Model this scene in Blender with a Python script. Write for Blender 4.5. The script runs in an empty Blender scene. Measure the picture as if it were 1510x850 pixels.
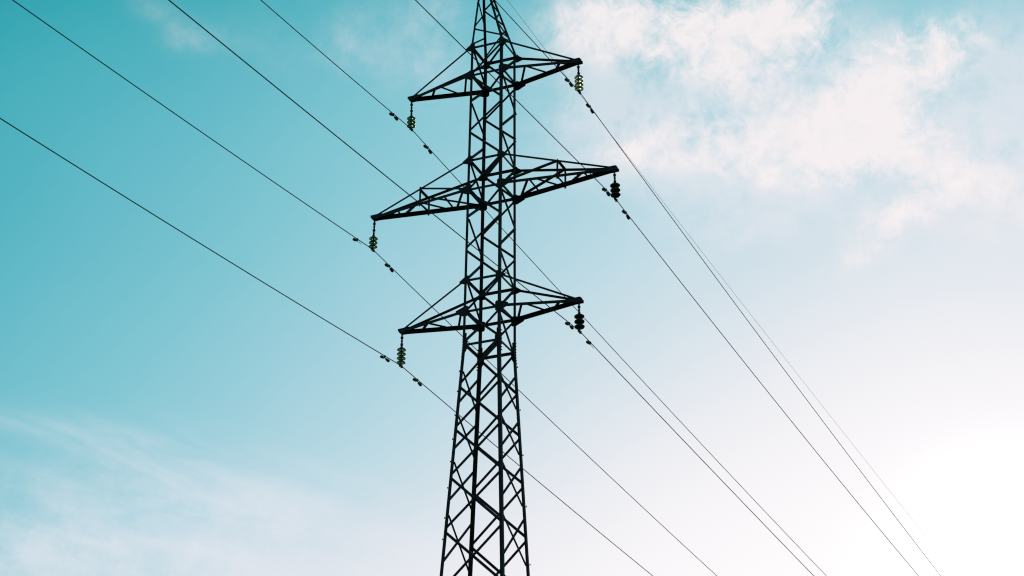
import bpy, bmesh, math, random
from mathutils import Vector, Matrix

random.seed(7)
sc = bpy.context.scene
C = bpy.context.collection
V = Vector
R = math.radians

# ------------------------------------------------------------------ camera
EYE = 1.6
cam_d = bpy.data.cameras.new('camera')
cam = bpy.data.objects.new('camera', cam_d)
C.objects.link(cam)
sc.camera = cam
F = V((-0.36169219, 0.82266151, 0.438642))
RT = V((0.91751429, 0.39755179, 0.01095927))
UP = V((0.16536714, -0.40642419, 0.89859506))
cam.matrix_world = Matrix(((RT.x, UP.x, -F.x, 22.8087), (RT.y, UP.y, -F.y, -50.3948),
                           (RT.z, UP.z, -F.z, EYE), (0, 0, 0, 1)))
cam_d.sensor_width = 36.0
cam_d.lens = 36.0 * 2.172487
cam_d.clip_start = 0.1
cam_d.clip_end = 6000.0

# ------------------------------------------------------------------ exposure
sc.view_settings.view_transform = 'Standard'
sc.view_settings.look = 'None'
sc.view_settings.exposure = 0.0
sc.view_settings.gamma = 1.0
sc.view_settings.use_curve_mapping = False
sc.render.engine = 'CYCLES'
sc.cycles.filter_width = 1.15
sc.cycles.max_bounces = 8

# ------------------------------------------------------------------ sun and sky
SUN_AZ, SUN_EL = -10.3, 18.2       # degrees from +Y towards +X, and above the horizon


def dirv(az, el):
    a, e = R(az), R(el)
    return V((math.sin(a) * math.cos(e), math.cos(a) * math.cos(e), math.sin(e)))


SUN = dirv(SUN_AZ, SUN_EL)
sl = bpy.data.lights.new('sun', 'SUN')
sl.energy = 2.2
sl.angle = R(0.5)
sl.color = (1.0, 0.95, 0.88)
so = bpy.data.objects.new('sun', sl)
so.rotation_euler = SUN.to_track_quat('Z', 'Y').to_euler()
so.location = SUN * 120
C.objects.link(so)

world = bpy.data.worlds.new('World')
sc.world = world
world.use_nodes = True
nt = world.node_tree
for n in list(nt.nodes):
    nt.nodes.remove(n)


def lin(c):
    return tuple((x / 255 / 12.92 if x / 255 <= 0.04045 else ((x / 255 + 0.055) / 1.055) ** 2.4) for x in c) + (1.0,)


def nd(kind, **kw):
    n = nt.nodes.new(kind)
    for k, v in kw.items():
        setattr(n, k, v)
    return n


def put(sock, val):
    if hasattr(val, 'links') or isinstance(val, bpy.types.NodeSocket):
        nt.links.new(val, sock)
    else:
        sock.default_value = val


def M(op, a, b=None, c=None, clamp=False):
    n = nd('ShaderNodeMath', operation=op, use_clamp=clamp)
    put(n.inputs[0], a)
    if b is not None:
        put(n.inputs[1], b)
    if c is not None:
        put(n.inputs[2], c)
    return n.outputs[0]


def mix(fac, a, b, bt='MIX'):
    n = nd('ShaderNodeMix', data_type='RGBA', blend_type=bt)
    put(n.inputs[0], fac)
    put(n.inputs[6], a)
    put(n.inputs[7], b)
    return n.outputs[2]


def noise(vec, scale, detail, rough, dist=0.0):
    n = nd('ShaderNodeTexNoise')
    put(n.inputs['Vector'], vec)
    n.inputs['Scale'].default_value = scale
    n.inputs['Detail'].default_value = detail
    n.inputs['Roughness'].default_value = rough
    n.inputs['Distortion'].default_value = dist
    return n.outputs[0]


def smooth(v, a, b):
    n = nd('ShaderNodeMapRange', interpolation_type='SMOOTHSTEP')
    put(n.inputs[0], v)
    n.inputs[1].default_value = a
    n.inputs[2].default_value = b
    return n.outputs[0]


geo = nd('ShaderNodeTexCoord').outputs['Generated']
nrm = nd('ShaderNodeVectorMath', operation='NORMALIZE')
put(nrm.inputs[0], geo)
D = nrm.outputs[0]
sep = nd('ShaderNodeSeparateXYZ')
put(sep.inputs[0], D)
DEG = 57.29578
el = M('MULTIPLY', M('ARCSINE', sep.outputs[2]), DEG)
az = M('MULTIPLY', M('ARCTAN2', sep.outputs[0], sep.outputs[1]), DEG)
dt = nd('ShaderNodeVectorMath', operation='DOT_PRODUCT')
put(dt.inputs[0], D)
dt.inputs[1].default_value = SUN
th = M('MULTIPLY', M('ARCCOSINE', M('MINIMUM', dt.outputs['Value'], 0.999999)), DEG)


def gauss(x, s, k=2.0):
    q = M('DIVIDE', x, s)
    return M('POWER', 2.718282, M('DIVIDE', M('MULTIPLY', q, q), -k))


# the air: pale towards the sun and towards the horizon, deep teal away from both
horizon = M('POWER', 2.718282, M('DIVIDE', M('SUBTRACT', 18.0, M('MAXIMUM', el, 0.0)), 6.0))
clear = M('ADD', M('MULTIPLY', gauss(th, 30.0), 1.6215), M('MULTIPLY_ADD', horizon, 0.349, -0.8372))

cu = M('MULTIPLY', az, 0.9)
comb = nd('ShaderNodeCombineXYZ')
put(comb.inputs[0], cu)
put(comb.inputs[1], el)
UVW = comb.outputs[0]


def blob(caz, cel, ru, rv, rot, amp):
    m = nd('ShaderNodeMapping', vector_type='TEXTURE')
    put(m.inputs[0], UVW)
    m.inputs[1].default_value = (caz * 0.9, cel, 0)
    m.inputs[2].default_value = (0, 0, R(rot))
    m.inputs[3].default_value = (ru, rv, 1)
    ln = nd('ShaderNodeVectorMath', operation='LENGTH')
    put(ln.inputs[0], m.outputs[0])
    return M('MULTIPLY', gauss(ln.outputs['Value'], 1.0, 1.0), amp)


def total(blobs):
    s = None
    for b in blobs:
        v = blob(*b)
        s = v if s is None else M('ADD', s, v)
    return s


# clouds: where they stand in the sky (azimuth, elevation, half width, half height, tilt, weight)
CUMULUS = [
    (-18.79, 32.66, 2.98, 1.05, 0, 1.05),
    (-15.53, 32.53, 1.23, 0.96, 10, 0.9),
    (-17.31, 31.37, 1.23, 0.61, 0, 0.4),
    (-16.96, 32.51, 0.88, 0.70, 0, 0.4),
    (-20.84, 32.88, 1.05, 0.70, 0, 0.45),
    (-11.10, 31.61, 1.32, 0.96, 20, 0.6),
    (-12.84, 30.90, 1.49, 0.96, 35, 0.75),
    (-14.00, 29.94, 1.75, 0.96, 20, 0.8),
    (-15.51, 29.43, 2.46, 0.84, 0, 0.9),
    (-12.03, 28.95, 2.11, 0.79, -10, 0.8),
    (-18.47, 29.98, 2.28, 0.70, 12, 0.55),
    (-19.88, 29.49, 1.05, 0.44, 0, 0.3),
    (-11.94, 27.82, 1.58, 0.49, 15, 0.55),
    (-13.15, 27.04, 1.40, 0.42, 35, 0.5),
    (-9.69, 27.46, 1.05, 1.23, 0, 0.3)]
VEIL = [
    (-21.67, 32.37, 1.23, 1.58, 0, 0.65),
    (-8.96, 30.63, 1.23, 1.93, 0, 0.6),
    (-9.98, 28.34, 1.93, 1.23, 0, 0.5),
    (-19.67, 30.10, 2.11, 1.23, 0, 0.55),
    (-26.21, 33.09, 1.05, 0.79, 0, 0.45),
    (-25.95, 31.46, 1.58, 0.96, 0, 0.35),
    (-34.67, 32.60, 1.23, 0.46, -20, 0.3),
    (-33.48, 31.86, 0.79, 0.46, 0, 0.28),
    (-15.28, 30.11, 6.32, 2.63, 0, 0.85),
    (-11.23, 27.25, 2.11, 1.05, 0, 0.4),
    (-17.18, 27.59, 2.63, 0.88, 20, 0.35),
    (-28.23, 32.24, 1.23, 1.05, 30, 0.25),
    (-30.47, 32.12, 2.28, 1.40, 0, 0.22),
    (-34.55, 18.20, 9.12, 2.28, -3, 0.75),
    (-30.22, 20.34, 6.14, 1.05, -10, 0.25)]
STREAKS = [
    (-35.64, 21.70, 3.86, 0.46, -5, 0.38),
    (-31.18, 20.98, 4.21, 1.05, -14, 0.35),
    (-34.66, 19.21, 5.26, 1.40, -14, 0.65),
    (-29.24, 19.35, 5.26, 1.58, -14, 0.5)]

fluff = noise(D, 30.0, 10.0, 0.66, 0.25)
wisp = noise(D, 95.0, 8.0, 0.65, 0.5)
cb = total(CUMULUS)
ragged = M('ADD', M('MULTIPLY', M('SUBTRACT', fluff, 0.5), 2.6), M('MULTIPLY', M('SUBTRACT', wisp, 0.5), 1.7))
body = M('ADD', cb, M('MULTIPLY', ragged, smooth(cb, 0.0, 0.55)))
cloud = M('MULTIPLY', smooth(body, -0.1, 1.3), M('MULTIPLY_ADD', wisp, 0.9, 0.52), clamp=True)
veil = M('MULTIPLY', smooth(M('MULTIPLY', total(VEIL), M('ADD', M('MULTIPLY_ADD', M('SUBTRACT', fluff, 0.5), 3.0, 1.0), M('MULTIPLY', M('SUBTRACT', wisp, 0.5), 1.2))), 0.0, 1.15), 0.62)

# thin streaky cirrus low on the left
mp = nd('ShaderNodeMapping')
put(mp.inputs[0], UVW)
mp.inputs[2].default_value = (0, 0, R(14))
mp2 = nd('ShaderNodeMapping')
put(mp2.inputs[0], mp.outputs[0])
mp2.inputs[3].default_value = (0.22, 1.1, 1)
st = noise(mp2.outputs[0], 1.0, 8.0, 0.6, 0.6)
streak = M('MULTIPLY', smooth(M('MULTIPLY', total(STREAKS), M('MULTIPLY_ADD', M('SUBTRACT', st, 0.5), 4.0, 1.0)), 0.0, 1.6), 0.5)

hi = M('MAXIMUM', M('SUBTRACT', el, 29.0), 0.0)
clear = M('SUBTRACT', clear, M('MINIMUM', M('MULTIPLY', M('MULTIPLY', hi, hi), 0.006), 0.15))
clear = M('ADD', clear, M('MULTIPLY_ADD', noise(D, 9.0, 4.0, 0.5), 0.05, -0.045))
clear = M('ADD', clear, M('MULTIPLY', gauss(th, 9.5, 1.0), 0.125))
over = M('MAXIMUM', M('SUBTRACT', clear, 0.85), 0.0)
soft = M('MULTIPLY', M('SUBTRACT', 1.0, M('POWER', 2.718282, M('DIVIDE', over, -0.15))), 0.15)
tone = M('ADD', M('MINIMUM', clear, 0.85), soft, clamp=True)
ramp = nd('ShaderNodeValToRGB')
cr = ramp.color_ramp
stops = [(0.0, (6, 140, 158)), (0.157, (40, 166, 178)), (0.30, (76, 178, 192)), (0.376, (96, 185, 200)), (0.49, (125, 196, 209)),
         (0.576, (147, 203, 216)), (0.72, (183, 215, 226)), (0.80, (205, 221, 230)), (0.88, (225, 230, 237)),
         (0.94, (240, 239, 243)), (1.0, (252, 250, 252))]
while len(cr.elements) < len(stops):
    cr.elements.new(0.5)
for e, (p, c) in zip(cr.elements, stops):
    e.position = p
    e.color = lin(c)
put(ramp.inputs[0], tone)
col = mix(streak, ramp.outputs[0], lin((232, 232, 240)))
col = mix(veil, col, lin((232, 230, 237)))
col = mix(cloud, col, lin((243, 237, 239)))
# the bright aureole round the sun
aure = M('ADD', M('MULTIPLY', gauss(th, 2.2, 1.0), 0.8), 1.0)
sc_n = nd('ShaderNodeVectorMath', operation='SCALE')
put(sc_n.inputs[0], col)
put(sc_n.inputs['Scale'], aure)
sky = nd('ShaderNodeTexSky', sky_type='NISHITA')
sky.sun_disc = False
sky.sun_elevation = R(SUN_EL)
sky.sun_rotation = R(SUN_AZ)
bg = nd('ShaderNodeBackground')
put(bg.inputs[0], sky.outputs[0])
bg.inputs[1].default_value = 0.003
bg2 = nd('ShaderNodeBackground')
put(bg2.inputs[0], sc_n.outputs[0])
bg2.inputs[1].default_value = 0.985
ad = nd('ShaderNodeAddShader')
nt.links.new(bg.outputs[0], ad.inputs[0])
nt.links.new(bg2.outputs[0], ad.inputs[1])
wo = nd('ShaderNodeOutputWorld')
nt.links.new(ad.outputs[0], wo.inputs[0])
world.cycles.sampling_method = 'MANUAL'
world.cycles.sample_map_resolution = 512


# ------------------------------------------------------------------ materials
def material(name, base, rough, metal=0.0, scale=6.0, var=0.35, bump=0.0, extra=None):
    m = bpy.data.materials.new(name)
    m.use_nodes = True
    t = m.node_tree
    b = t.nodes['Principled BSDF']
    tc = t.nodes.new('ShaderNodeTexCoord')
    n = t.nodes.new('ShaderNodeTexNoise')
    n.inputs['Scale'].default_value = scale
    n.inputs['Detail'].default_value = 6
    t.links.new(tc.outputs['Object'], n.inputs['Vector'])
    r = t.nodes.new('ShaderNodeValToRGB')
    r.color_ramp.elements[0].position = 0.3
    r.color_ramp.elements[1].position = 0.75
    r.color_ramp.elements[0].color = tuple(c * (1 - var) for c in base) + (1,)
    second = extra if extra else tuple(c * (1 + var) for c in base)
    r.color_ramp.elements[1].color = tuple(second) + (1,)
    t.links.new(n.outputs[0], r.inputs[0])
    t.links.new(r.outputs[0], b.inputs['Base Color'])
    b.inputs['Roughness'].default_value = rough
    b.inputs['Metallic'].default_value = metal
    if bump:
        bp = t.nodes.new('ShaderNodeBump')
        bp.inputs['Strength'].default_value = bump
        t.links.new(n.outputs[0], bp.inputs['Height'])
        t.links.new(bp.outputs[0], b.inputs['Normal'])
    return m


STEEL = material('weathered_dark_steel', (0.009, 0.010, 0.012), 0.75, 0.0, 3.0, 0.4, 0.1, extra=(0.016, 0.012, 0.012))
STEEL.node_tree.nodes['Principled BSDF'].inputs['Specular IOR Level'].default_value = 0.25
IRON = material('dark_cast_iron', (0.012, 0.014, 0.017), 0.7, 0.0, 12.0, 0.3)
IRON.node_tree.nodes['Principled BSDF'].inputs['Specular IOR Level'].default_value = 0.25
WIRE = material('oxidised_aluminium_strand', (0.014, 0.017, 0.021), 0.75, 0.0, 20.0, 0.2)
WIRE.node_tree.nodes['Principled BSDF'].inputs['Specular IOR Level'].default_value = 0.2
PORC = material('dark_brown_porcelain', (0.008, 0.007, 0.007), 0.5, 0.0, 8.0, 0.2)
PORC.node_tree.nodes['Principled BSDF'].inputs['Specular IOR Level'].default_value = 0.2
CONC = material('grey_concrete', (0.33, 0.32, 0.30), 0.9, 0.0, 5.0, 0.25, 0.2)


def glass(name, colr, em=0.0):
    m = bpy.data.materials.new(name)
    m.use_nodes = True
    t = m.node_tree
    b = t.nodes['Principled BSDF']
    b.inputs['Base Color'].default_value = colr + (1,)
    b.inputs['Transmission Weight'].default_value = 0.8
    b.inputs['Roughness'].default_value = 0.12
    b.inputs['IOR'].default_value = 1.48
    n = t.nodes.new('ShaderNodeTexNoise')
    n.inputs['Scale'].default_value = 30
    r = t.nodes.new('ShaderNodeMapRange')
    r.inputs[3].default_value = 0.08
    r.inputs[4].default_value = 0.3
    t.links.new(n.outputs[0], r.inputs[0])
    t.links.new(r.outputs[0], b.inputs['Roughness'])
    return m


GREEN = glass('green_toughened_glass', (0.14, 0.23, 0.10))
GREEN_SKYLIT = glass('green_glass_painted_skylit', (0.62, 0.62, 0.36))  # green glass too; glow of the bright sky behind is put into its colour

gm = material('dry_meadow', (0.07, 0.085, 0.035), 0.95, 0.0, 0.6, 0.5, 0.3)


# ------------------------------------------------------------------ mesh helpers
def obj(name, bm, m, parent=None, smooth_=False):
    me = bpy.data.meshes.new(name)
    bmesh.ops.recalc_face_normals(bm, faces=bm.faces[:])
    bm.to_mesh(me)
    bm.free()
    if smooth_:
        for p in me.polygons:
            p.use_smooth = True
    me.materials.append(m)
    o = bpy.data.objects.new(name, me)
    C.objects.link(o)
    if parent:
        o.parent = parent
    return o


def thing(name, label, cat, loc=(0, 0, 0), group=None):
    o = bpy.data.objects.new(name, None)
    o.empty_display_size = 0.3
    o.location = loc
    C.objects.link(o)
    o['label'] = label
    o['category'] = cat
    if group:
        o['group'] = group
    return o


def add_prism(bm, ring, vec):
    a = [bm.verts.new(p) for p in ring]
    b = [bm.verts.new(p + vec) for p in ring]
    n = len(ring)
    for i in range(n):
        bm.faces.new((a[i], a[(i + 1) % n], b[(i + 1) % n], b[i]))
    bm.faces.new(a[::-1])
    bm.faces.new(b)


def add_angle(bm, p0, p1, d1, d2, w, t=0.007, w2=None):
    """an L-section bar; d1 and d2 are the directions of its two flanges from the heel line p0-p1"""
    p0, p1 = V(p0), V(p1)
    ax = (p1 - p0).normalized()
    d1 = V(d1)
    d1 = (d1 - ax * d1.dot(ax)).normalized()
    d2 = V(d2)
    d2 = (d2 - ax * d2.dot(ax) - d1 * d2.dot(d1)).normalized()
    w2 = w2 or w
    prof = [(0, 0), (w, 0), (w, t), (t, t), (t, w2), (0, w2)]
    add_prism(bm, [p0 + d1 * a + d2 * b for a, b in prof], p1 - p0)


def add_box(bm, c, h, ax=None):
    c = V(c)
    X, Y, Z = ax or (V((1, 0, 0)), V((0, 1, 0)), V((0, 0, 1)))
    ring = [c - Z * h[2] + X * (h[0] * a) + Y * (h[1] * b) for a, b in ((-1, -1), (1, -1), (1, 1), (-1, 1))]
    add_prism(bm, ring, Z * (2 * h[2]))


def add_tube(bm, pts, r, n=6, caps=True):
    rings = []
    pts = [V(p) for p in pts]
    for i, p in enumerate(pts):
        a = pts[max(0, i - 1)]
        b = pts[min(len(pts) - 1, i + 1)]
        t = (b - a).normalized()
        u = t.cross(V((0, 0, 1)))
        if u.length < 1e-3:
            u = t.cross(V((1, 0, 0)))
        u.normalize()
        w = u.cross(t)
        rr = r[i] if isinstance(r, (list, tuple)) else r
        rings.append([bm.verts.new(p + (u * math.cos(2 * math.pi * k / n) + w * math.sin(2 * math.pi * k / n)) * rr) for k in range(n)])
    for a, b in zip(rings, rings[1:]):
        for k in range(n):
            bm.faces.new((a[k], a[(k + 1) % n], b[(k + 1) % n], b[k]))
    if caps:
        bm.faces.new(rings[0][::-1])
        bm.faces.new(rings[-1])


def add_lathe(bm, prof, n=20, z0=0.0):
    """closed or open profile of (radius, z) turned about the z axis"""
    rings = []
    for r, z in prof:
        if r < 1e-5:
            rings.append([bm.verts.new((0, 0, z + z0))])
        else:
            rings.append([bm.verts.new((r * math.cos(2 * math.pi * k / n), r * math.sin(2 * math.pi * k / n), z + z0)) for k in range(n)])
    for a, b in zip(rings, rings[1:]):
        for k in range(n):
            k2 = (k + 1) % n
            if len(a) == 1 and len(b) == 1:
                continue
            if len(a) == 1:
                bm.faces.new((a[0], b[k2], b[k]))
            elif len(b) == 1:
                bm.faces.new((a[k], a[k2], b[0]))
            else:
                bm.faces.new((a[k], a[k2], b[k2], b[k]))


# ------------------------------------------------------------------ ground
bm = bmesh.new()
S = 2500
N = 60
grid = []
for i in range(N + 1):
    row = []
    for j in range(N + 1):
        fx = (i / N * 2 - 1)
        fy = (j / N * 2 - 1)
        x = math.copysign(abs(fx) ** 2.2, fx) * S
        y = math.copysign(abs(fy) ** 2.2, fy) * S
        z = 0.0 if math.hypot(x, y) < 90 else random.uniform(-0.5, 0.5)
        row.append(bm.verts.new((x, y, z)))
    grid.append(row)
for i in range(N):
    for j in range(N):
        bm.faces.new((grid[i][j], grid[i + 1][j], grid[i + 1][j + 1], grid[i][j + 1]))
g = obj('ground', bm, gm)
g['kind'] = 'structure'

# ------------------------------------------------------------------ the lattice tower
LEVELS = [36.217, 35.285, 32.466, 31.528, 28.679, 27.729, 26.728]
ZT, ZB = LEVELS[0], LEVELS[-1]
W_TOP, W_BEND, W_FOOT = 0.518, 0.535, 1.9385
APEX = V((-0.449, 0.0, 39.331))
LEG = {'a': (-1, -1), 'b': (1, -1), 'c': (-1, 1), 'd': (1, 1)}   # a, b: camera side; c, d: far side


def half(z):
    if z >= ZB:
        return W_BEND + (W_TOP - W_BEND) * (z - ZB) / (ZT - ZB)
    return W_BEND + (W_FOOT - W_BEND) * (ZB - z) / ZB


def corner(l, z):
    sx, sy = LEG[l]
    w = half(min(z, ZT))
    p = V((sx * w, sy * w, min(z, ZT)))
    if z > ZT:
        p = p.lerp(APEX, (z - ZT) / (APEX.z - ZT))
    return p


tower = thing('transmission_tower', 'tall dark steel lattice tower with six crossarms standing against the pale blue sky', 'pylon')

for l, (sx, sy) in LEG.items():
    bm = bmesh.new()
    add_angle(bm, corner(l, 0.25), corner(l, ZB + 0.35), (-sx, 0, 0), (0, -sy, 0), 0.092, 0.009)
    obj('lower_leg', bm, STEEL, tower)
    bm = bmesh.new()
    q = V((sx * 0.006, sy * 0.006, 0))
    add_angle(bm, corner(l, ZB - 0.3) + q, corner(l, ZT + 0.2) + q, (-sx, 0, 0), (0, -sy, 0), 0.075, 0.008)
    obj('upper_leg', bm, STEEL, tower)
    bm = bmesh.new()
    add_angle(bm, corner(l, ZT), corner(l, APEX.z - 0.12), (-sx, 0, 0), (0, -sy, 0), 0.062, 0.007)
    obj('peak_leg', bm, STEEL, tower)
    bm = bmesh.new()
    p = corner(l, 0.0)
    add_box(bm, (p.x, p.y, 0.1), (0.35, 0.35, 0.2))
    obj('concrete_footing', bm, CONC, tower)

BRACES = [
('ab',(-0.478, -0.399, 36.935),(0.427, -0.475, 36.475)),
('ab',(-0.456, -0.24, 37.889),(-0.25, -0.112, 38.655)),
('ac',(-0.515, -0.446, 36.382),(-0.499, 0.404, 37.077)),
('ac',(-0.5, -0.337, 37.04),(-0.482, 0.279, 37.829)),
('ac',(-0.479, -0.18, 37.979),(-0.493, 0.357, 37.362)),
('ac',(-0.475, -0.154, 38.137),(-0.461, 0.121, 38.781)),
('cd',(-0.467, 0.233, 37.929),(0.157, 0.336, 37.309)),
('cd',(-0.467, 0.232, 37.939),(-0.122, 0.187, 38.208)),
('cd',(0.195, 0.357, 37.187),(-0.5, 0.474, 36.483)),
('bd',(0.034, -0.303, 37.775),(0.051, 0.162, 37.72)),
('bd',(0.066, 0.169, 37.674),(0.23, -0.408, 37.146)),
('bd',(0.265, -0.427, 37.032),(0.309, 0.3, 36.891)),
('bd',(0.418, -0.5, 36.532),(0.337, 0.316, 36.799)),
('bd',(-0.001, -0.284, 37.89),(-0.18, 0.037, 38.465)),
('ac',(-0.518, -0.466, 36.257),(-0.52, 0.565, 35.422)),
('cd',(-0.505, 0.512, 36.249),(0.481, 0.52, 35.281)),
('ab',(0.498, -0.518, 36.202),(-0.481, -0.52, 35.308)),
('bd',(0.518, 0.429, 36.122),(0.52, -0.565, 35.208)),
('ac',(-0.52, 0.565, 35.352),(-0.521, -0.439, 34.46)),
('ac',(-0.521, -0.439, 34.397),(-0.523, 0.567, 33.732)),
('ac',(-0.523, 0.568, 33.43),(-0.525, -0.443, 32.532)),
('ab',(-0.481, -0.52, 35.251),(0.501, -0.521, 34.355)),
('ab',(0.502, -0.522, 34.243),(-0.485, -0.523, 33.443)),
('ab',(-0.485, -0.523, 33.378),(0.505, -0.525, 32.511)),
('cd',(0.481, 0.52, 35.224),(-0.501, 0.521, 34.367)),
('cd',(-0.501, 0.521, 34.338),(0.485, 0.523, 33.478)),
('cd',(0.485, 0.523, 33.448),(-0.504, 0.525, 32.518)),
('bd',(0.52, -0.565, 35.162),(0.521, 0.433, 34.357)),
('bd',(0.522, 0.433, 34.307),(0.523, -0.568, 33.387)),
('bd',(0.523, -0.568, 33.254),(0.525, 0.438, 32.501)),
('ac',(-0.525, -0.443, 32.466),(-0.526, 0.57, 31.596)),
('cd',(-0.504, 0.525, 32.474),(0.489, 0.526, 31.543)),
('ab',(0.505, -0.525, 32.454),(-0.489, -0.526, 31.52)),
('bd',(0.525, 0.438, 32.434),(0.527, -0.571, 31.472)),
('ac',(-0.526, 0.571, 31.552),(-0.528, -0.448, 30.704)),
('ac',(-0.528, -0.448, 30.64),(-0.53, 0.573, 29.805)),
('ac',(-0.53, 0.573, 29.655),(-0.531, -0.452, 28.721)),
('ab',(-0.489, -0.527, 31.455),(0.508, -0.528, 30.607)),
('ab',(0.509, -0.528, 30.543),(-0.492, -0.53, 29.699)),
('ab',(-0.493, -0.53, 29.583),(0.512, -0.532, 28.674)),
('cd',(0.489, 0.527, 31.499),(-0.508, 0.528, 30.613)),
('cd',(-0.508, 0.528, 30.537),(0.492, 0.53, 29.673)),
('cd',(0.493, 0.53, 29.605),(-0.512, 0.531, 28.788)),
('bd',(0.527, -0.571, 31.396),(0.528, 0.442, 30.635)),
('bd',(0.528, 0.442, 30.562),(0.53, -0.573, 29.607)),
('bd',(0.53, -0.574, 29.481),(0.531, 0.447, 28.716)),
('ac',(-0.532, -0.452, 28.692),(-0.533, 0.576, 27.774)),
('cd',(-0.512, 0.532, 28.693),(0.496, 0.533, 27.75)),
('ab',(0.512, -0.532, 28.649),(-0.496, -0.533, 27.717)),
('bd',(0.532, 0.447, 28.653),(0.533, -0.576, 27.688)),
('ac',(-0.533, 0.576, 27.753),(-0.533, -0.459, 26.857)),
('ab',(-0.496, -0.533, 27.697),(0.516, -0.535, 26.836)),
('cd',(0.496, 0.533, 27.719),(-0.515, 0.535, 26.824)),
('bd',(0.533, -0.576, 27.616),(0.537, 0.447, 26.731)),
('ac',(-0.575, -0.49, 25.971),(-0.623, 0.675, 25.06)),
('ac',(-0.563, 0.616, 26.19),(-0.624, -0.54, 25.035)),
('ac',(-0.644, -0.561, 24.643),(-0.691, 0.742, 23.764)),
('ac',(-0.633, 0.685, 24.867),(-0.695, -0.611, 23.691)),
('ac',(-0.714, -0.631, 23.321),(-0.768, 0.82, 22.282)),
('ac',(-0.702, 0.753, 23.554),(-0.772, -0.69, 22.209)),
('ac',(-0.794, -0.712, 21.801),(-0.857, 0.907, 20.598)),
('ac',(-0.778, 0.829, 22.096),(-0.863, -0.782, 20.482)),
('bd',(0.585, -0.64, 25.776),(0.624, 0.52, 25.042)),
('bd',(0.573, 0.468, 26.012),(0.63, -0.685, 24.918)),
('bd',(0.649, -0.703, 24.558),(0.692, 0.589, 23.737)),
('bd',(0.642, 0.539, 24.691),(0.704, -0.758, 23.503)),
('bd',(0.72, -0.774, 23.21),(0.768, 0.667, 22.286)),
('bd',(0.709, 0.607, 23.412),(0.779, -0.832, 22.082)),
('bd',(0.799, -0.852, 21.701),(0.854, 0.754, 20.645)),
('bd',(0.785, 0.684, 21.967),(0.866, -0.919, 20.419)),
('ab',(0.512, -0.536, 26.713),(-0.552, -0.595, 25.586)),
('ab',(0.578, -0.602, 25.458),(-0.62, -0.662, 24.308)),
('ab',(0.644, -0.668, 24.198),(-0.693, -0.735, 22.919)),
('ab',(0.718, -0.741, 22.806),(-0.773, -0.814, 21.408)),
('ab',(0.798, -0.821, 21.281),(-0.866, -0.907, 19.648)),
('ab',(-0.56, -0.603, 25.435),(0.64, -0.663, 24.286)),
('ab',(-0.626, -0.669, 24.18),(0.712, -0.735, 22.923)),
('ab',(-0.7, -0.742, 22.793),(0.793, -0.816, 21.384)),
('ab',(-0.78, -0.822, 21.267),(0.88, -0.903, 19.726)),
('cd',(-0.511, 0.536, 26.707),(0.554, 0.596, 25.568)),
('cd',(-0.575, 0.6, 25.491),(0.618, 0.66, 24.35)),
('cd',(-0.641, 0.666, 24.238),(0.69, 0.731, 22.998)),
('cd',(-0.713, 0.737, 22.881),(0.769, 0.81, 21.496)),
('cd',(-0.791, 0.815, 21.4),(0.857, 0.897, 19.827)),
('cd',(0.495, 0.537, 26.694),(-0.566, 0.59, 25.678)),
('cd',(0.557, 0.598, 25.52),(-0.633, 0.657, 24.404)),
('cd',(0.624, 0.666, 24.241),(-0.705, 0.729, 23.029)),
('cd',(0.698, 0.738, 22.853),(-0.787, 0.811, 21.474)),
('cd',(0.776, 0.817, 21.365),(-0.874, 0.897, 19.829)),
]

# the same bracing carried on down to the ground, below the edge of the photograph
zz = 19.65
h = 1.55
while zz > 1.2:
    z2 = max(zz - h, 0.6)
    for f in ('ab', 'cd', 'ac', 'bd'):
        for u, v in ((f[0], f[1]), (f[1], f[0])):
            BRACES.append((f, tuple(corner(u, zz)), tuple(corner(v, z2))))
    zz = z2
    h *= 1.09

NORM = {'ab': V((0, -1, 0)), 'cd': V((0, 1, 0)), 'ac': V((-1, 0, 0)), 'bd': V((1, 0, 0))}
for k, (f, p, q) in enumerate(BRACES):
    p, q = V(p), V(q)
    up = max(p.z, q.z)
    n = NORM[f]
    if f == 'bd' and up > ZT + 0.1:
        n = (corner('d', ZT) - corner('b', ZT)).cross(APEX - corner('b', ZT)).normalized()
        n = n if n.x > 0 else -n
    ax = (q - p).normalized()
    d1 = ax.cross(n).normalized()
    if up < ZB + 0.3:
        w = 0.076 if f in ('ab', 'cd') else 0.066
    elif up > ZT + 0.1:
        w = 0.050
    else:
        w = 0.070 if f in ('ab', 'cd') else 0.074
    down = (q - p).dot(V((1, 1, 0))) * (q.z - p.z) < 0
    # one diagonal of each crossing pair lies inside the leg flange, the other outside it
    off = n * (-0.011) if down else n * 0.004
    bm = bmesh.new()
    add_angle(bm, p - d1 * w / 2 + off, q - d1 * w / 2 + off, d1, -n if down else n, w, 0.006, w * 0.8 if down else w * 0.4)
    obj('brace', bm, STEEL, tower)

# horizontals at the seven levels, and a diagonal tie across the inside of the body
for k, z in enumerate(LEVELS):
    heavy = k in (1, 3, 5)
    for f in ('ab', 'cd', 'ac', 'bd'):
        p, q = corner(f[0], z), corner(f[1], z)
        n = NORM[f]
        side = f in ('ac', 'bd')
        w = 0.075 if not (heavy and side) else 0.10
        bm = bmesh.new()
        add_angle(bm, p - n * 0.02 + V((0, 0, w / 2)), q - n * 0.02 + V((0, 0, w / 2)), (0, 0, -1), -n, w, 0.007, 0.055)
        obj('horizontal_strut', bm, STEEL, tower)
    p, q = corner('b', z) + V((-0.03, 0.03, -0.045)), corner('c', z) + V((0.03, -0.03, -0.045))
    bm = bmesh.new()
    add_angle(bm, p, q, (0, 0, -1), (1, 1, 0), 0.07, 0.007)
    obj('inner_tie', bm, STEEL, tower)

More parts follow.
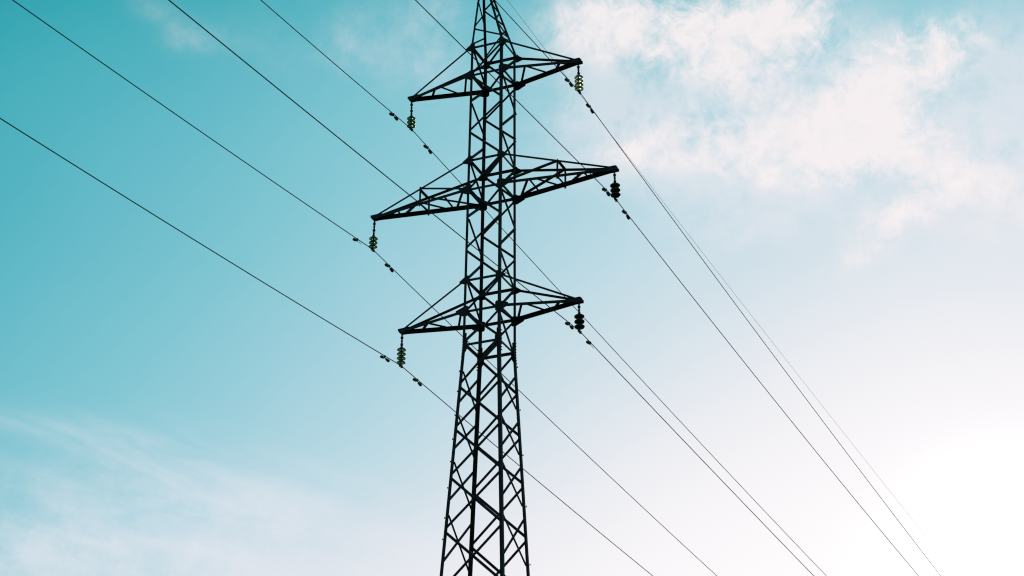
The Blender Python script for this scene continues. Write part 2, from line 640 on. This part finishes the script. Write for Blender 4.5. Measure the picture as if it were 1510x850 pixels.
# gusset plates that the bars meet on
for k, z in enumerate(LEVELS):
    low = k in (1, 3, 5)
    for l, (sx, sy) in LEG.items():
        p = corner(l, z)
        w_in, hh = (0.135, 0.13)
        out = 0.25 if low else (0.16 if k != 6 else 0.0)
        if k == 6:
            w_in, hh = 0.13, 0.24
        if low:
            hh = 0.155
        X = V((sx, 0, 0))
        Z = V((0, 0, 1))
        base = p + V((0, sy * 0.012, 0))
        if out and low:
            ring = [(-w_in, 0.12), (-w_in, -0.12), (-w_in * 0.7, -hh), (0.02, -hh), (out, -0.045), (out, 0.045), (0.05, hh * 0.8), (0.0, hh), (-w_in * 0.7, hh)]
        elif out:
            ring = [(-w_in, 0.10), (-w_in, -0.11), (-w_in * 0.8, -hh), (0.0, -hh), (out, -0.08), (out, -0.02), (0.01, hh * 0.7), (0.0, hh), (-w_in * 0.8, hh)]
        else:
            ring = [(-w_in, 0.12), (-w_in, -0.12), (-w_in * 0.5, -hh), (0.0, -hh), (0.0, hh), (-w_in * 0.5, hh)]
        bm = bmesh.new()
        add_prism(bm, [base + X * a + Z * b for a, b in ring], V((0, sy * 0.009, 0)))
        obj('gusset_plate', bm, STEEL, tower)
        if k in (0, 2, 4):
            continue
        w_in *= 0.85
        hh *= 0.85
        Y = V((0, sy, 0))
        base = p + V((sx * 0.012, 0, 0))
        ring = [(-w_in, 0.09), (-w_in, -0.09), (-w_in * 0.4, -hh), (0.0, -hh), (0.0, hh), (-w_in * 0.4, hh)]
        bm = bmesh.new()
        add_prism(bm, [base + Y * a + Z * b for a, b in ring], V((sx * 0.009, 0, 0)))
        obj('gusset_plate', bm, STEEL, tower)

# bolts of the leg splices and the climbing bolts
for l, (sx, sy) in LEG.items():
    bm = bmesh.new()
    for i in range(8):
        z = ZB - 0.32 + i * 0.085
        for fx, fy in ((sx, 0), (0, sy)):
            o_ = V((fx, fy, 0))
            t_ = V((-sx, 0, 0)) if fy else V((0, -sy, 0))
            add_box(bm, corner(l, z) + t_ * 0.045 + o_ * 0.022, (0.012 + 0.02 * abs(fx), 0.012 + 0.02 * abs(fy), 0.013))
    o = obj('splice_bolts', bm, STEEL, tower)
    o['kind'] = 'stuff'
STEPS = {'a': (25.95, 25.35, 24.65, 23.95, 23.3, 22.55, 21.7, 21.1, 19.9), 'd': (26.3, 25.05, 23.75, 22.3, 20.7)}
for l, zs in STEPS.items():
    sx, sy = LEG[l]
    for z in list(zs) + [18.6 - 1.3 * i for i in range(12)]:
        bm = bmesh.new()
        p = corner(l, z) + V((0, -sy * 0.035, 0))
        add_tube(bm, [p, p + V((sx * 0.055, 0, 0))], 0.010, 6)
        add_box(bm, p + V((sx * 0.058, 0, 0.008)), (0.008, 0.014, 0.02))
        obj('step_bolt', bm, STEEL, tower)

# peak plate and its bracket for the earth wire
bm = bmesh.new()
add_box(bm, APEX + V((0, 0, -0.08)), (0.11, 0.09, 0.012))
add_box(bm, APEX + V((0, 0, -0.16)), (0.012, 0.08, 0.07))
obj('peak_plate', bm, STEEL, tower)

# ------------------------------------------------------------------ crossarms
TIPS = {'TL': (-2.641, 35.177), 'TR': (2.631, 35.226), 'ML': (-3.698, 31.44), 'MR': (3.70, 31.49),
        'BL': (-2.679, 27.651), 'BR': (2.635, 27.65)}
LACING = {
    'TL': [('b', 0.067, 'c', 0.279), ('b', 0.486, 'c', 0.300), ('b', 0.602, 'c', 0.736), ('b', 0.929, 'c', 0.76)],
    'BL': [('b', 0.05, 'c', 0.283), ('b', 0.57, 'c', 0.33), ('b', 0.586, 'c', 0.762), ('b', 0.90, 'c', 0.78)],
    'TR': [('b', 0.296, 'c', 0.061), ('b', 0.323, 'c', 0.551), ('b', 0.769, 'c', 0.618), ('b', 0.79, 'c', 0.93)],
    'BR': [('b', 0.279, 'c', 0.037), ('b', 0.349, 'c', 0.527), ('b', 0.768, 'c', 0.613), ('b', 0.79, 'c', 0.93)],
    'ML': [('b', 0.047, 'c', 0.241), ('b', 0.239, 'c', 0.257), ('b', 0.467, 'c', 0.288), ('b', 0.496, 'c', 0.492),
           ('b', 0.558, 'c', 0.735), ('b', 0.74, 'c', 0.755), ('b', 0.76, 'c', 0.93)],
    'MR': [('b', 0.235, 'c', 0.042), ('b', 0.257, 'c', 0.25), ('b', 0.315, 'c', 0.473), ('b', 0.504, 'c', 0.508),
           ('b', 0.722, 'c', 0.549), ('b', 0.747, 'c', 0.756), ('b', 0.77, 'c', 0.93)]}
for key, (tx, tz) in TIPS.items():
    s = -1 if tx < 0 else 1
    k = 'TMB'.index(key[0])
    zu, zl = LEVELS[2 * k], LEVELS[2 * k + 1]
    z = tz + 0.06
    ex = tx - s * 0.02
    wu, wl = half(zu), half(zl)
    CH = {'a': (V((s * wu, -wu, zu)), V((ex, -0.05, z + 0.05))), 'b': (V((s * wl, -wl, zl)), V((ex, -0.05, z))),
          'c': (V((s * wl, wl, zl)), V((ex, 0.05, z))), 'd': (V((s * wu, wu, zu)), V((ex, 0.05, z + 0.05)))}

    def at(c, t, dz=0.0):
        return CH[c][0].lerp(CH[c][1], t) + V((0, 0, dz))

    bm = bmesh.new()
    for c, sy in (('b', -1), ('c', 1)):
        wd = 0.088 if sy < 0 else 0.100
        o_ = V((0, sy * 0.022, wd / 2))
        add_angle(bm, CH[c][0] + o_ - V((s * 0.05, 0, 0)), CH[c][1] + V((s * 0.05, 0, wd / 2)), (0, 0, -1), (0, -sy, 0), wd, 0.008)
    arm = obj('crossarm', bm, STEEL, tower)
    for c, sy in (('a', -1), ('d', 1)):
        bm = bmesh.new()
        add_angle(bm, CH[c][0] + V((s * 0.0, sy * 0.024, 0.02)), CH[c][1] + V((0, 0, 0.02)), (0, 0, -1), (0, -sy, 0), 0.058, 0.006)
        obj('upper_chord', bm, STEEL, arm)
    for i, (c1, t1, c2, t2) in enumerate(LACING[key]):
        p, q = at(c1, t1, -0.02 - 0.007 * (i % 2)), at(c2, t2, -0.02 - 0.007 * (i % 2))
        ax = (q - p).normalized()
        d1 = ax.cross(V((0, 0, 1))).normalized()
        bm = bmesh.new()
        add_angle(bm, p - d1 * 0.028, q - d1 * 0.028, d1, (0, 0, 1), 0.058, 0.006)
        obj('brace', bm, STEEL, arm)
    if key[0] == 'M':
        extra = [(at('a', 0.51, 0.05), at('b', 0.51, -0.08), V((s, 0, 0))), (at('d', 0.51, 0.03), at('c', 0.51, -0.09), V((s, 0, 0))),
                 (at('a', 0.51), at('d', 0.51), V((0, 0, 1))),
                 (at('a', 0.50), CH['b'][0] + V((s * 0.1, 0, 0.05)), V((0, -1, 0))),
                 (at('d', 0.50), CH['c'][0] + V((s * 0.1, 0, 0.05)), V((0, 1, 0)))]
        for i, (p, q, n) in enumerate(extra):
            ax = (q - p).normalized()
            d1 = ax.cross(n).normalized()
            sh = V((0, 0.012 if p.y > 0 else -0.012, 0)) if i != 2 else V((0, 0, 0.012))
            bm = bmesh.new()
            add_angle(bm, p - d1 * 0.028 + sh, q - d1 * 0.028 + sh, d1, -n, 0.058, 0.006)
            obj('post' if i < 2 else 'brace', bm, STEEL, arm)
    # the boxed end that carries the insulators
    for sy in (-1, 1):
        bm = bmesh.new()
        if s > 0:
            ring = [(-0.30, 0.05), (-0.30, -0.03), (-0.08, -0.055), (0.115, -0.05), (0.115, 0.03), (0.055, 0.10), (-0.12, 0.095), (-0.24, 0.10)]
        else:
            ring = [(-0.30, 0.05), (-0.30, -0.03), (-0.08, -0.055), (0.03, -0.055), (0.105, 0.02), (0.105, 0.085), (-0.12, 0.095), (-0.24, 0.10)]
        Y = sy * 0.062
        add_prism(bm, [V((tx + s * a, Y, z + b)) for a, b in ring], V((0, sy * 0.010, 0)))
        obj('end_plate', bm, STEEL, arm)
    bm = bmesh.new()
    add_box(bm, (tx + s * 0.07, 0, z + 0.035), (0.008, 0.060, 0.055))
    add_box(bm, (tx - s * 0.06, 0, z + 0.062), (0.12, 0.058, 0.006))
    add_box(bm, (tx - s * 0.01, 0, z - 0.046), (0.045, 0.060, 0.008))
    obj('end_box', bm, STEEL, arm)

# ------------------------------------------------------------------ insulator strings
CLAMPS = {'TL': (-2.629, 34.25), 'TR': (2.662, 34.301), 'ML': (-3.719, 30.503), 'MR': (3.732, 30.616),
          'BL': (-2.684, 26.69), 'BR': (2.657, 26.809)}
STRINGS = {
    'TL': ('glass', 3, 0.127, 'string of three green glass discs hanging from the upper left crossarm', GREEN),
    'TR': ('glass', 4, 0.127, 'string of four green glass discs, coloured pale yellow for the bright sky behind, hanging from the upper right crossarm', GREEN_SKYLIT),
    'ML': ('glass', 3, 0.127, 'string of three green glass discs hanging from the long middle left crossarm', GREEN),
    'MR': ('porcelain', 3, 0.148, 'string of three black bell discs hanging from the long middle right crossarm', PORC),
    'BL': ('glass', 4, 0.130, 'string of four green glass discs hanging from the lower left crossarm', GREEN),
    'BR': ('porcelain', 3, 0.152, 'string of three black bell discs hanging from the lower right crossarm', PORC)}

GLASS_PROF = [(0.030, 0.028), (0.060, 0.024), (0.098, 0.006), (0.123, -0.018), (0.1275, -0.034), (0.122, -0.037), (0.112, -0.024),
              (0.104, -0.020), (0.099, -0.044), (0.093, -0.044), (0.088, -0.016), (0.072, -0.012), (0.067, -0.040), (0.061, -0.040),
              (0.055, -0.010), (0.030, -0.006)]
PORC_PROF = [(0.0, 0.075), (0.028, 0.070), (0.040, 0.045), (0.062, 0.034), (0.105, 0.022), (0.136, 0.0), (0.142, -0.02), (0.138, -0.038), (0.120, -0.052),
             (0.090, -0.060), (0.060, -0.066), (0.030, -0.070), (0.0, -0.072)]
CAP_PROF = [(0.0, 0.074), (0.026, 0.072), (0.038, 0.054), (0.052, 0.042), (0.060, 0.028), (0.054, 0.022), (0.018, -0.004), (0.016, -0.052), (0.0, -0.056)]


def part_mesh(name, prof, m, n):
    bm = bmesh.new()
    add_lathe(bm, prof, n)
    bmesh.ops.recalc_face_normals(bm, faces=bm.faces[:])
    me = bpy.data.meshes.new(name)
    bm.to_mesh(me)
    bm.free()
    for p in me.polygons:
        p.use_smooth = True
    me.materials.append(m)
    return me


CAP_ME = part_mesh('cap', CAP_PROF, IRON, 16)
PORC_ME = part_mesh('insulator_disc', PORC_PROF, PORC, 28)
DISC_ME = {GREEN.name: part_mesh('insulator_disc', GLASS_PROF + GLASS_PROF[:1], GREEN, 28),
           GREEN_SKYLIT.name: part_mesh('insulator_disc', GLASS_PROF + GLASS_PROF[:1], GREEN_SKYLIT, 28)}

for key, (kind, n, pitch, label, m) in STRINGS.items():
    tx, tz = TIPS[key]
    cx, cz = CLAMPS[key]
    t = thing('insulator_string', label, 'insulator', (tx, 0, tz), 'insulator strings hanging from the crossarm ends')
    top = V((0, 0, 0.012))
    bot = V((cx - tx, 0, cz - tz))
    ax = (bot - top).normalized()
    L = (bot - top).length
    q = ax.to_track_quat('-Z', 'Y')
    last = L - 0.115 if kind == 'glass' else L - 0.15     # disc nearest the wire
    first = last - pitch * (n - 1)

    def link_bm(a, b, steps):
        bm = bmesh.new()
        z = a
        i = 0
        while z < b - 1e-3:
            e = min(z + steps, b)
            c = top + ax * ((z + e) / 2)
            hw_ = (0.018, 0.030) if i % 2 == 0 else (0.030, 0.012)
            add_tube(bm, [top + ax * z, top + ax * (z + (e - z) * .25), top + ax * (z + (e - z) * .75), top + ax * e],
                     [0.016, hw_[0] + 0.014, hw_[0] + 0.012, 0.016], 8)
            z = e
            i += 1
        return bm
    bm = link_bm(-0.03, first - 0.060, 0.105)
    obj('shackle', bm, IRON, t, True)
    for i in range(n):
        p = top + ax * (first + pitch * i)
        me = PORC_ME if kind == 'porcelain' else DISC_ME[m.name]
        dsc = bpy.data.objects.new('insulator_disc', me)
        C.objects.link(dsc)
        dsc.parent = t
        dsc.location = p
        dsc.rotation_mode = 'QUATERNION'
        dsc.rotation_quaternion = q
        if kind == 'glass':
            cp = bpy.data.objects.new('cap', CAP_ME)
            C.objects.link(cp)
            cp.parent = dsc
    bm = bmesh.new()
    add_tube(bm, [top + ax * (last + 0.03), bot + V((0, 0, 0.03))], 0.014, 8)
    obj('ball_pin', bm, IRON, t)
    bm = bmesh.new()
    a_ = {'TL': .112, 'TR': .089, 'ML': .128, 'MR': .092, 'BL': .1245, 'BR': .105}[key]
    b0 = bot + V((0, 0, -0.008))
    add_tube(bm, [b0 + V((0, -0.14, -0.13 * a_ - .002)), b0 + V((0, -0.07, 0.0)), b0, b0 + V((0, 0.07, 0.0)), b0 + V((0, 0.14, -0.006))],
             [0.015, 0.028, 0.036, 0.028, 0.015], 8)
    for yy in (-0.045, 0.045):
        add_box(bm, b0 + V((0, yy, 0.012)), (0.036, 0.009, 0.012))
        add_box(bm, b0 + V((0, yy, -0.022)), (0.030, 0.008, 0.022))
    obj('suspension_clamp', bm, IRON, t)

# ------------------------------------------------------------------ wires
CURVE = {'TL': ((0.1124, 0.00098), (-0.0144, 0.00026)), 'TR': ((0.0888, 0.0), (-0.0373, 0.00032)),
         'ML': ((0.1278, 0.00048), (-0.0171, 0.00037)), 'MR': ((0.0921, -0.00016), (-0.0245, 0.00047)),
         'BL': ((0.1245, 0.00053), (0.0041, 0.00040)), 'BR': ((0.1049, 0.00025), (-0.0043, 0.00025))}
WLAB = {'TL': 'dark wire carried by the upper left string, running up and off to the left',
        'TR': 'dark wire carried by the skylit upper right string, running down to the right',
        'ML': 'dark wire carried by the middle left string, crossing the upper left corner',
        'MR': 'dark wire carried by the black bell string of the middle right crossarm',
        'BL': 'dark wire carried by the lower left string, lowest wire at the left edge',
        'BR': 'dark wire carried by the black bell string of the lower right crossarm'}


def wire_z(key, y):
    a, b = CURVE[key][0 if y < 0 else 1]
    yy = max(y, -60.0)
    z = CLAMPS[key][1] + a * yy + b * yy * yy
    if y < -60:
        z += (a + 2 * b * yy) * (y - yy) + 0.0006 * (y - yy) ** 2
    return z


for key in CURVE:
    x = CLAMPS[key][0]
    ys = [-130 + 5 * i for i in range(14)] + [-60 + 2 * i for i in range(30)] + [-1, 0, 1, 2] + [2 + 2 * i for i in range(1, 31)] + [62 + 10 * i for i in range(1, 25)]
    bm = bmesh.new()
    add_tube(bm, [(0, y, wire_z(key, y) - CLAMPS[key][1]) for y in ys], 0.0125, 6)
    o = obj('power_line', bm, WIRE, None, True)
    o.location = (x, 0, CLAMPS[key][1])
    o['label'] = WLAB[key]
    o['category'] = 'wire'
    o['group'] = 'power lines strung over the tower'

bm = bmesh.new()
ys = [-130 + 5 * i for i in range(26)] + [0] + [2 + 2 * i for i in range(0, 30)] + [62 + 10 * i for i in range(1, 25)]
add_tube(bm, [(0, y, (0.1 * y + 0.0004 * y * y) if y < 0 else (-0.0085 * y + 0.000178 * y * y)) for y in ys], 0.0052, 6)
o = obj('ground_wire', bm, WIRE, None, True)
o.location = (APEX.x, 0, APEX.z)
o['label'] = 'thinnest wire, coming from the tower peak and running beside the upper right wire'
o['category'] = 'wire'

# ------------------------------------------------------------------ vibration dampers
DAMP = {'TL': (-1.144, 1.138), 'TR': (-0.797, 0.824), 'ML': (-0.959, 1.067), 'MR': (-0.746, 0.785),
        'BL': (-0.992, 1.056), 'BR': (-0.746, 0.772)}
DN = {'TL': 'upper left green string', 'TR': 'upper right skylit string', 'ML': 'middle left green string',
      'MR': 'middle right black string', 'BL': 'lower left green string', 'BR': 'lower right black string'}
for key, pair in DAMP.items():
    for side, y in zip((-1, 1), pair):
        lone = (key, side) in (('ML', -1), ('BR', 1))
        where = 'above and left of' if side < 0 else 'below and right of'
        lab = ('damper missing one weight, ' if lone else 'two weight damper ') + where + ' the ' + DN[key]
        x = CLAMPS[key][0]
        z = wire_z(key, y)
        a, b = CURVE[key][0 if y < 0 else 1]
        sl_ = a + 2 * b * y
        t = thing('vibration_damper', lab, 'damper', (x, y, z), 'vibration dampers clamped on the wires')
        t.rotation_euler = (math.atan(sl_), 0, 0)
        bm = bmesh.new()
        add_box(bm, (0, 0, 0), (0.020, 0.022, 0.020))
        add_box(bm, (0, 0, -0.038), (0.012, 0.020, 0.030))
        obj('clamp', bm, IRON, t)
        bm = bmesh.new()
        add_tube(bm, [(0, -0.22, -0.078), (0, -0.12, -0.066), (0, 0, -0.062), (0, 0.12, -0.066), (0, 0.22, -0.078)], 0.007, 6)
        obj('messenger_cable', bm, IRON, t)
        for e in (-1, 1):
            if lone and e == 1:
                continue
            bm = bmesh.new()
            u = V((0, e * 0.99, -0.09)).normalized()
            p = V((0, e * 0.065, -0.066))
            add_tube(bm, [p, p + u * 0.012, p + u * 0.05, p + u * 0.14, p + u * 0.165, p + u * 0.175],
                     [0.016, 0.032, 0.038, 0.044, 0.040, 0.020], 10)
            obj('weight', bm, IRON, t)
